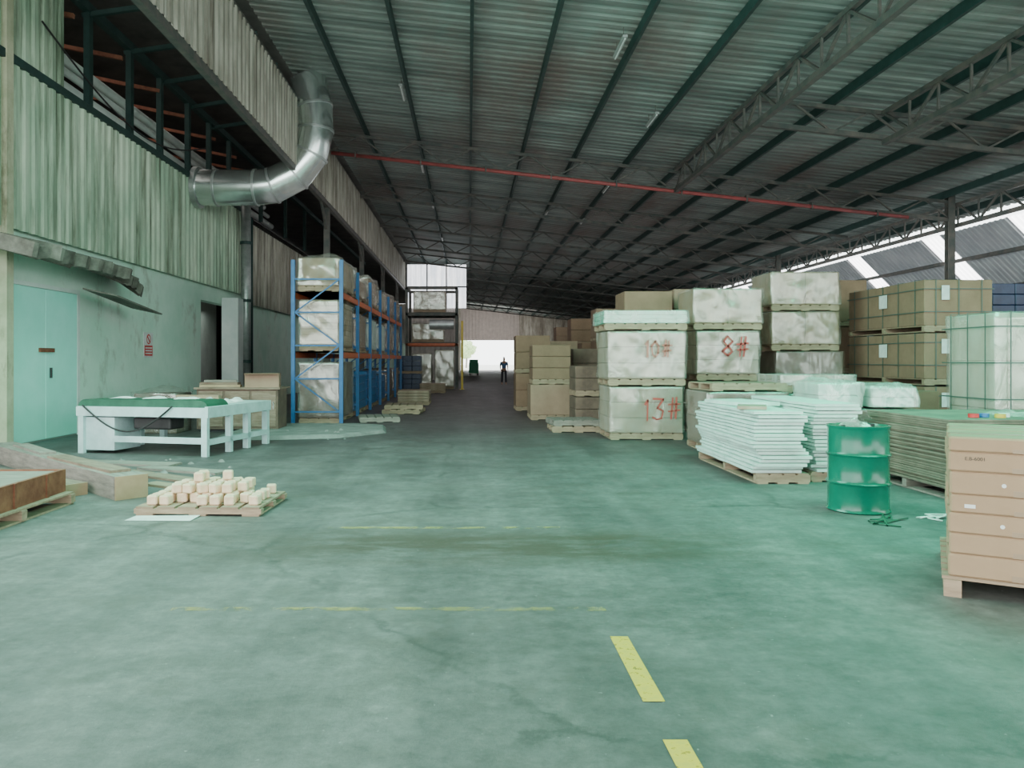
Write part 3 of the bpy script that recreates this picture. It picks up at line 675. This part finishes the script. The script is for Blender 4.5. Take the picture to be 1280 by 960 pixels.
for i in range(NB):
    yc=18.5+BL*(i+.5); bay=['nearest','second','third','fourth','fifth','last'][i]
    st,fm=[('carddark','film'),('bluecrate',None),('bluecrate',None),('bluecrate',None),('carddark','filmdark'),('card','filmdark')][i]
    load(-3.65,yc,0,.98,2.3,[1.5,1.1,1.2,1.0,1.2,1.2][i],['dark film-wrapped load','blue crates','blue crates','blue crates','dark wrapped load','brown load'][i]+' on the floor of the '+bay+' rack bay',st,fm,1 if i in(0,4,5) else 2,2,4 if st=='bluecrate' else 1,cat='rack load',name='rack_load',gap=.03,amp=.03)
    load(-3.65,yc,1.765,.96,2.3,[1.25,1.1,1.1,1.05,1.2,1.15][i],['amber','brown','white','white','brown','brown'][i]+' wrapped load on the middle shelf of the '+bay+' rack bay',['amber','card','foam','foam','card','card'][i],'film',1,2,1 if i else 8,cat='rack load',name='rack_load',pdesc='the middle shelf load of the '+bay+' rack bay',gap=.04,amp=.035)
    load(-3.65,yc,3.215,1.0,2.3 if i else 2.4,[.82,.65,.9,.75,.85,.8][i],['large amber','low brown','grey','pale','brown','last brown'][i]+' wrapped load on the top shelf of the '+bay+' rack bay',['amber','card2','cream','creamlite','card','card'][i],'film',1,3 if i else 1,1,cat='rack load',name='rack_load',amp=.09,pdesc='the top shelf load of the '+bay+' rack bay',dome=.14)
pallet(-2.3,19.6,0,1.0,1.1,'grey pallet on the floor beside the nearest rack bay',R(10),'woodgrey')
pallet(-1.9,22.6,0,1.1,1.3,'pale pallet on the floor beside the second rack bay',R(-4))
pallet(-1.9,22.6,PH,1.1,1.3,'upper pallet of the pair beside the second rack bay',R(3))
load(-1.9,27,0,1.1,1.3,.5,'low pale board load beside the far rack bays','cream',None,1,1,4,cat='board stack',name='board_load')
# ------------------------------------------------------------ one long conveyor machine: belt bed in front, frame table behind it
cv=empty('belt_conveyor',(-4.17,12.25,0),R(-13),'long pale blue green conveyor table with dark green belt along its front','conveyor')
x0c=-2.45; yc=.4
for s in (-1,1): MB().box(x0c,0,yc+s*.36-.03,yc+s*.36+.03,.62,.78).build('side_rail',M['mint'],cv,bevel=.005)
for x in (x0c+.14,-.18): MB().tube([(x,yc-.33,.76),(x,yc+.33,.76)],.03,10).build('roller_shaft',M['black'],cv)
mb=MB(); n=10; ql,qr=x0c+.12,-.18
prof=[(ql+.135*math.cos(R(90+180*i/n)),.76+.135*math.sin(R(90+180*i/n))) for i in range(n+1)]+[(qr+.135*math.cos(R(-90+180*i/n)),.76+.135*math.sin(R(-90+180*i/n))) for i in range(n+1)]
N_=len(prof); mb.add([(x,yc-.32,z) for x,z in prof]+[(x,yc+.32,z) for x,z in prof],[(i,(i+1)%N_,N_+(i+1)%N_,N_+i) for i in range(N_)]+[tuple(range(N_)),tuple(range(N_,2*N_))]); o=mb.build('belt',M['belt'],cv); autosmooth(o,50)
for x in (x0c+.1,-.06):
    for s in (-1,1): MB().box(x-.05,x+.05,yc+s*.36-.04,yc+s*.36+.04,0,.62).build('leg',M['mint'],cv)
MB().box(x0c+.02,x0c+.7,yc-.34,yc+.34,.05,.6).build('motor_housing',M['mint'],cv,bevel=.01)
MB().box(x0c+.7,-.1,yc-.39,yc-.35,.2,.3).build('stretcher',M['mint'],cv)
MB().box(-1.5,-.8,yc-.2,yc+.2,.4,.6).build('drive_motor',M['black'],cv,bevel=.03)
MB().box(-2.3,-.05,.8,2.1,.76,.8).build('tabletop',M['mint'],cv,bevel=.005)
MB().box(-.05,.01,0,2.12,.62,.8).build('end_rail',M['mint'],cv,bevel=.005); MB().box(-2.3,-.05,2.04,2.1,.62,.76).build('apron',M['mint'],cv)
for y in (1.35,2.04):
    for x in (-.06,-2.2): MB().box(x-.05,x+.05,y-.05,y+.05,0,.66).build('leg',M['mint'],cv)
MB().box(-.09,-.01,.05,2.0,.18,.27).build('stretcher',M['mint'],cv)
CR=Matrix.Rotation(R(-13),3,'Z')
def cw_(x,y,z): q=V((-4.17,12.25,0))+CR@V((x,y,0)); return (q.x,q.y,z)
for k in range(6):
    o=crumple('paper_sheet',-.2,.2,-.15,.15,.08,'paper',k*3,8); o.location=cw_(-.35-.4*(k//2)-.1*(k%2),1.05+.5*(k%2),.802); o.rotation_euler=(0,0,rnd.uniform(-.4,.4)); tag(o,'loose white sheet scattered on the table behind the belt','paper','sheets on the conveyor table')
for k in range(3):
    o=crumple('paper_sheet',-.2,.2,-.15,.15,.04,'paper',k*5+40,8); o.location=cw_(-1.9+.6*k,.5,.898); o.rotation_euler=(0,0,rnd.uniform(-.6,.6)); tag(o,'loose pale sheet lying on the dark green belt','paper','sheets on the conveyor belt')
q=cw_(-1.4,1.95,.802); o=MB().box(-.45,.45,-.04,.04,0,.09).build('timber_offcut',M['wood']); o.location=q; o.rotation_euler=(0,0,R(-13)); tag(o,'short timber bar lying along the back of the conveyor table','timber')
cp=[cw_(x0c+.15+.07*i,-.02,.8-.42*math.sin(i/24*math.pi)) for i in range(25)]
o=MB().tube(cp,.014,6).build('power_cable',M['black']); tag(o,'black cable looping from the front of the belt conveyor','cable')
cab=empty('tool_cabinet',(-5.0,16.9,0),0,'low dark worn cabinet behind the conveyor table','cabinet')
MB().box(-.85,.9,-.4,.4,.06,.92).build('cabinet_body',M['carddark'],cab,bevel=.01)
MB().box(-.8,.85,-.35,.35,0,.06).build('plinth',M['black'],cab)
for k in range(3):
    dd=MB().box(-.8+.57*k,-.28+.57*k,-.425,-.4,.12,.88).build('cabinet_door',M['woodbrown'],cab,bevel=.004); MB().box(-.34+.57*k,-.32+.57*k,-.45,-.425,.5,.65).build('door_handle',M['galv'],dd)
MB().box(-.9,.95,-.45,.45,.92,.96).build('cabinet_top',M['woodbrown'],cab)
t=empty('cardboard_box',(-4.5,16.8,.96),R(8),'open brown cardboard box on the low dark cabinet','box'); MB().box(-.36,.36,-.22,.22,0,.3).build('box_body',M['card2'],t); MB().box(-.36,.36,-.4,-.22,.29,.3).build('flap',M['card'],t)
for k,(x,y,L_,a,m,nm_) in enumerate(((-5.85,16.75,1.4,4,'ply','pale brown'),(-5.9,16.95,1.4,-7,'woodbrown','dark brown'),(-5.8,16.85,1.1,14,'woodgrey','grey'))):
    o=MB().box(0,L_*.62,-.09,.09,0,.05).build('board_offcut',M[m]); o.location=(x,y,.961+.051*k); o.rotation_euler=(0,0,R(a)); tag(o,nm_+' board offcut heaped on the left end of the low cabinet','board')
load(-6.6,16.6,0,.9,.9,.85,'grey brown covered bundle between cabinet and mint wall','carddark','filmdark',1,1,2,cat='bundle',name='covered_bundle',pal=False,amp=.06,dome=.1)
# ------------------------------------------------------------ left foreground
pallet(-5.0,7.35,0,1.5,1.9,'weathered pallet under the rusty box at the left edge',0,'wood')
tr=empty('rusty_bin',(-4.85,7.3,PH),R(2),'rusty red brown steel box at the left edge','steel box')
MB().box(.48,.52,-1.0,1.0,0,.24).build('side_panel',M['rust'],tr); MB().box(-.52,-.48,-1.0,1.0,0,.24).build('side_panel',M['rust'],tr)
MB().box(-.48,.48,-1.0,-.96,0,.24).build('end_panel',M['rust'],tr); MB().box(-.48,.48,.96,1.0,0,.24).build('end_panel',M['rust'],tr)
MB().box(-.5,.5,-.98,.98,.2,.225).build('lid',M['woodgrey'],tr)
for y in (-.6,0,.6): MB().box(.52,.535,y-.02,y+.02,0,.24).build('rib',M['rust'],tr)
def beam(a,b,w,h,z,name,m,label,endm=None,cat='beam'):
    a=V(a);b=V(b);d=b-a; rz=math.atan2(d.y,d.x); L=d.length
    t=empty(name,(a.x,a.y,z),rz,label,cat)
    MB().box(0,L,-w/2,w/2,0,.03).build('bottom_face',M[m],t); MB().box(0,L,-w/2,w/2,h-.03,h).build('top_face',M[m],t)
    MB().box(.02,L,-w/2,-w/2+.03,.03,h-.03).build('side_face',M[m],t); MB().box(.02,L,w/2-.03,w/2,.03,h-.03).build('side_face',M[m],t)
    if endm: MB().box(-.02,.0,-w/2,w/2,0,h).build('end_panel',M[endm],t)
    return t
beam((-3.78,8.6),(-7.3,12.0),.36,.26,0,'timber_box_beam','woodgrey','long grey hollow timber beam with brown end face','ply')
beam((-4.5,8.75),(-7.8,11.0),.3,.14,0,'timber_box_beam','woodbrown','low brown timber beam behind the rusty box','ply')
def board(x,y,z,L,w,ang,m,label,th=.03):
    o=MB().box(0,L,-w/2,w/2,0,th).build('loose_board',M[m]); o.location=(x,y,z); o.rotation_euler=(0,0,R(ang)); tag(o,label,'board'); return o
board(-4.0,8.82,.261,2.0,.24,137,'woodbrown','brown board lying along the top of the grey timber beam')
board(-5.75,10.5,.261,1.5,.2,133,'woodgrey','short grey board askew on the far part of the timber beam')
board(-3.5,9.75,0,1.5,.26,146,'woodbrown','brown board on the floor behind the grey timber beam')
board(-3.35,10.45,0,1.4,.3,157,'woodgrey','grey board lying flat on the floor in front of the conveyor')
board(-4.3,11.25,.0,1.6,.34,168,'woodgrey','wide grey board on the floor nearest the conveyor legs')
board(-3.1,9.05,0,1.0,.2,150,'wood','narrow pale plank on the floor between beam and block pallet')
pallet(-2.68,8.1,0,1.28,.95,'low pallet carrying the loose pile of pale timber blocks',R(-2),'wood',h=.09)
o=MB().add([(-.32,-.1,.004),(.32,-.12,.004),(.34,.12,.012),(-.3,.12,.006)],[(0,1,2,3)]).build('paper_sheet',M['paper']); o.location=(-3.0,7.5,0); tag(o,'white paper sheet on the floor in front of the block pallet','paper')
def block(x,y,z,s,rz):
    me=cartonmesh(s,s,s*.95,'woodpale'); o=link('timber_block',me,None); o.location=(x,y,z); o.rotation_euler=(0,0,rz)
    tag(o,'pale sawn timber block in the loose pile on the low pallet','wood block','timber blocks')
for (nx,ny,l,p) in ((9,6,0,.8),(6,4,1,.55),(3,2,2,.6)):
    for i in range(nx):
        for j in range(ny):
            ci=abs(i-(nx-1)/2); cj=abs(j-(ny-1)/2)
            if rnd.random()>p and not (l<2 and ci<2.1 and cj<1.6): continue
            block(-2.68+(i-(nx-1)/2)*.128+rnd.uniform(-.012,.012),8.1+(j-(ny-1)/2)*.14+rnd.uniform(-.014,.014),.091+.0955*l,.1,rnd.uniform(-.25,.25) if l==0 else rnd.uniform(-.7,.7))
for k in range(50):
    if k<32: x,y=rnd.uniform(-6.5,-3.2),rnd.uniform(8.5,12)
    else: x,y=rnd.uniform(-4.2,-2),rnd.uniform(14.9,18.5)
    s=rnd.uniform(.02,.06); z0=.07 if (k>=32 and x<-2.6 and y>15.4 and y<17.8) else 0
    o=MB().add([(s*V(p)) for p in ((-1,-.6,0),(1,-.8,0),(.8,.9,0),(-.7,.8,0),(-.4,-.2,.7),(.5,.1,.8))],[(0,1,2,3),(0,1,5,4),(1,2,5),(2,3,4,5),(3,0,4)]).build('rubble_chip',M['concpatch']); o.location=(x,y,z0); o.rotation_euler=(0,0,k)
    tag(o,'small concrete chip lying on the left side floor','rubble','rubble chips')
# ------------------------------------------------------------ storage frame beyond the rack
mc=empty('storage_frame',(-1.9,42,0),0,'tall steel platform frame of stacked goods beyond the rack','frame')
for x in (-1.4,1.25):
    for y in (-1.2,1.2): MB().box(x-.07,x+.07,y-.07,y+.07,0,5.4).build('frame_post',M['truss'],mc)
for z in (2.3,3.9,5.3):
    MB().box(-1.45,1.3,-1.27,-1.15,z,z+.14).box(-1.45,1.3,1.15,1.27,z,z+.14).box(-1.45,-1.33,-1.2,1.2,z,z+.14).box(1.2,1.32,-1.2,1.2,z,z+.14).build('frame_ring',M['orange'] if z==2.3 else M['truss'],mc)
MB().box(-1.4,1.25,-1.1,1.1,2.44,2.5).build('platform_deck',M['truss'],mc); MB().box(-1.4,1.25,-1.1,1.1,4.04,4.09).build('platform_deck',M['truss'],mc)
o=MB().tube([(-.2,-1.0,3.45),(1.1,-1.0,3.45)],[.26,.26],24).build('silver_cylinder',M['silver'],mc); autosmooth(o)
load(-2.2,41.8,2.505,1.7,1.2,1.0,'grey wrapped load on the middle deck of the tall frame','cream','film',2,1,2,cat='wrapped load',name='wrapped_load')
load(-2.5,41.6,0,1.0,1.4,1.9,'left pale wrapped bale at the foot of the tall frame','creamlite','film',1,1,3,cat='wrapped load',name='wrapped_load')
load(-1.3,41.6,0,1.0,1.4,2.1,'right pale wrapped bale at the foot of the tall frame','creamlite','film',1,1,4,cat='wrapped load',name='wrapped_load')
load(-2.1,41.7,4.1,1.7,1.4,1.1,'cream wrapped load on the top deck of the tall frame','creamlite','film',2,1,2,cat='wrapped load',name='wrapped_load')
ld=empty('yellow_post',(-.35,40.3,0),0,'thin yellow painted post at the corner of the tall frame','post'); MB().box(-.06,.06,-.06,.06,0,3.6).build('shaft',M['yel'],ld); MB().box(-.12,.12,-.12,.12,0,.03).build('foot',M['yel'],ld)
for k in range(2): load(-3.0,38.2,k*.88,1.3,1.2,.88,['lower','upper'][k]+' navy blue crate block at the end of the rack','darkblue',None,3,2,3,cat='crates',name='crate_block')
load(-1.7,36.5,0,1.2,1.2,.45,'low pale board load in front of the tall frame','cream',None,1,1,3,cat='board stack',name='board_load')
gm=empty('green_machine',(.5,78,0),0,'small green machine standing in the distant aisle','machine'); MB().box(-.5,.5,-.6,.6,.2,1.3).build('housing',M['greenm'],gm,bevel=.04); MB().box(-.45,.45,-.55,-.2,1.3,1.6).build('hood',M['greenm'],gm,bevel=.04)
for x in (-.4,.4):
    for y in (-.5,.5): MB().box(x-.06,x+.06,y-.06,y+.06,0,.2).build('foot',M['black'],gm)
for k,(x,y,m) in enumerate(((-2.6,66,'card'),(-2.2,74,'carddark'),(7.4,80,'card'),(6.6,72,'card2'))):
    load(x,y,0,1.4,1.3,rnd.uniform(1.1,1.8),'distant carton load near the bright far opening',m,None,1,1,2,group='distant aisle loads')
tree=empty('garden_tree',(-.5,150,0),0,'sunlit green tree outside the far opening','tree')
MB().tube([(0,0,0),(.1,0,2),(.0,.1,3.2)],[.2,.15,.1],8).build('trunk',M['woodgrey'],tree)
bm=bmesh.new(); bmesh.ops.create_icosphere(bm,subdivisions=4,radius=1.7)
for v in bm.verts: v.co*=1+.35*noise.noise(v.co*1.3)+.15*noise.noise(v.co*4); v.co.z+=3.6
me=bpy.data.meshes.new('crown'); bm.to_mesh(me); bm.free(); link('crown',me,M['leaf'],tree)
# ------------------------------------------------------------ person
def skin(name,pts,edges,rad,m,parent,root=0,sub=1):
    me=bpy.data.meshes.new(name); me.from_pydata([tuple(p) for p in pts],edges,[]); me.update(); me.materials.append(M[m])
    o=bpy.data.objects.new(name,me); C.objects.link(o); o.parent=parent
    s=o.modifiers.new('skin','SKIN'); s.use_smooth_shade=True
    if not me.skin_vertices:
        bm=bmesh.new(); bm.from_mesh(me); bm.verts.layers.skin.verify(); bm.to_mesh(me); bm.free()
    sv=me.skin_vertices[0].data
    for i,r in enumerate(rad): sv[i].radius=r if isinstance(r,tuple) else (r,r); sv[i].use_root=(i==root)
    ss=o.modifiers.new('sub','SUBSURF'); ss.levels=sub; ss.render_levels=sub
    return o
pe=empty('person',(2.2,48,0),R(10),'distant person in a blue shirt and dark trousers standing in the aisle','person')
pts=[(0,0,.95),(0,0,1.15),(0,.0,1.38),(0,0,1.48),(0,-.01,1.55),(0,-.02,1.64),(0,-.01,1.71)]; rad=[(.14,.1),(.12,.09),(.15,.1),(.055,.055),(.07,.08),(.078,.095),(.055,.065)]; ed=[(i,i+1) for i in range(6)]
for s in (-1,1):
    b=len(pts); pts+=[(s*.1,0,.88),(s*.11,-.02 if s>0 else .03,.5),(s*.12,-.04 if s>0 else .08,.09),(s*.13,-.16 if s>0 else -.04,.04)]; rad+=[.09,.06,.04,(.04,.03)]; ed+=[(0,b),(b,b+1),(b+1,b+2),(b+2,b+3)]
    b=len(pts); pts+=[(s*.19,0,1.4),(s*.24,.01,1.13),(s*.22,-.12,.92),(s*.21,-.17,.86)]; rad+=[.055,.042,.03,(.035,.02)]; ed+=[(2,b),(b,b+1),(b+1,b+2),(b+2,b+3)]
    for k in range(4):
        q=len(pts); pts.append((s*.21+(k-1.5)*.018,-.24+.006*abs(k-1.5),.82)); rad.append(.009); ed.append((b+3,q))
    q=len(pts); pts.append((s*.21-s*.05,-.2,.86)); rad.append(.01); ed.append((b+3,q))
skin('body',pts,ed,rad,'skin',pe)
skin('shirt',[(0,0,.93),(0,0,1.15),(0,0,1.37),(0,0,1.43),(-.19,0,1.39),(-.23,.005,1.2),(.19,0,1.39),(.23,.005,1.2)],[(0,1),(1,2),(2,3),(2,4),(4,5),(2,6),(6,7)],[(.16,.12),(.145,.11),(.17,.12),(.07,.07),.075,.065,.075,.065],'shirt',pe)
skin('trousers',[(0,0,.97),(-.1,0,.86),(-.11,.03,.5),(-.12,.08,.13),(.1,0,.86),(.11,-.02,.5),(.12,-.04,.13)],[(0,1),(1,2),(2,3),(0,4),(4,5),(5,6)],[(.15,.11),.1,.075,.06,.1,.075,.06],'trous',pe)
skin('hair',[(0,.02,1.68),(0,.0,1.75)],[(0,1)],[(.085,.09),(.06,.07)],'hair',pe)
# ------------------------------------------------------------ light, world, camera
wd=bpy.data.worlds.new('w'); bpy.context.scene.world=wd; wd.use_nodes=True
bg=wd.node_tree.nodes['Background']; bg.inputs['Color'].default_value=(.95,1,.99,1); bg.inputs['Strength'].default_value=5.5
def area(loc,rot,sx,sy,p,c):
    l=bpy.data.lights.new('area','AREA'); l.shape='RECTANGLE'; l.size=sx; l.size_y=sy; l.energy=p; l.color=c
    o=bpy.data.objects.new('area_light',l); C.objects.link(o); o.location=loc; o.rotation_euler=rot; return o
area((0,2,7.5),(0,0,0),16,10,210,(.5,1,.8))
area((6.4,7.6,6.8),(0,0,0),5,5,1150,(.03,1,.62))
area((0,-8,4.5),(R(80),0,0),22,6,900,(.9,1,.92))  # unseen fill behind the camera, added to brighten front faces
area((0,38,8),(0,0,0),6,40,300,(1,.9,.94))  # added fill down the aisle; the strip lights themselves are off
area((-4.5,9,7),(0,R(-40),0),5,6,1350,(.42,1,.8))  # unseen lamp added to brighten the left wall
area((4,36,4.6),(R(180),0,0),20,56,650,(1,.95,.96))  # upward fill with no real source, added to lift the roof underside
area((4,12,4.6),(R(180),0,0),20,16,150,(.6,1,.82))  # same added upward fill for the near roof
area((-10.5,22,9.6),(0,0,0),3,12,110,(1,.9,.85))  # added lamp lightening the space behind the clerestory posts
area((-8.9,26,3.3),(0,0,0),.8,3,25,(.8,1,.9))  # small unseen lamp added to lighten the recess
area((3.2,104,5),(R(95),0,0),8,3,800,(1,.95,.92))  # added lamp aimed at the back wall around the far opening
area((15.5,38,5.2),(0,R(-90),0),2,40,420,(.95,.98,1))  # added lamp facing right to brighten lean-to sheets
cam=bpy.data.cameras.new('cam'); co=bpy.data.objects.new('camera',cam); C.objects.link(co)
co.location=(0,0,1.55); co.rotation_euler=(R(90),0,0); cam.lens=27; cam.sensor_width=36; cam.shift_x=54/1280; cam.shift_y=-30/1280; cam.clip_end=600
bpy.context.scene.camera=co
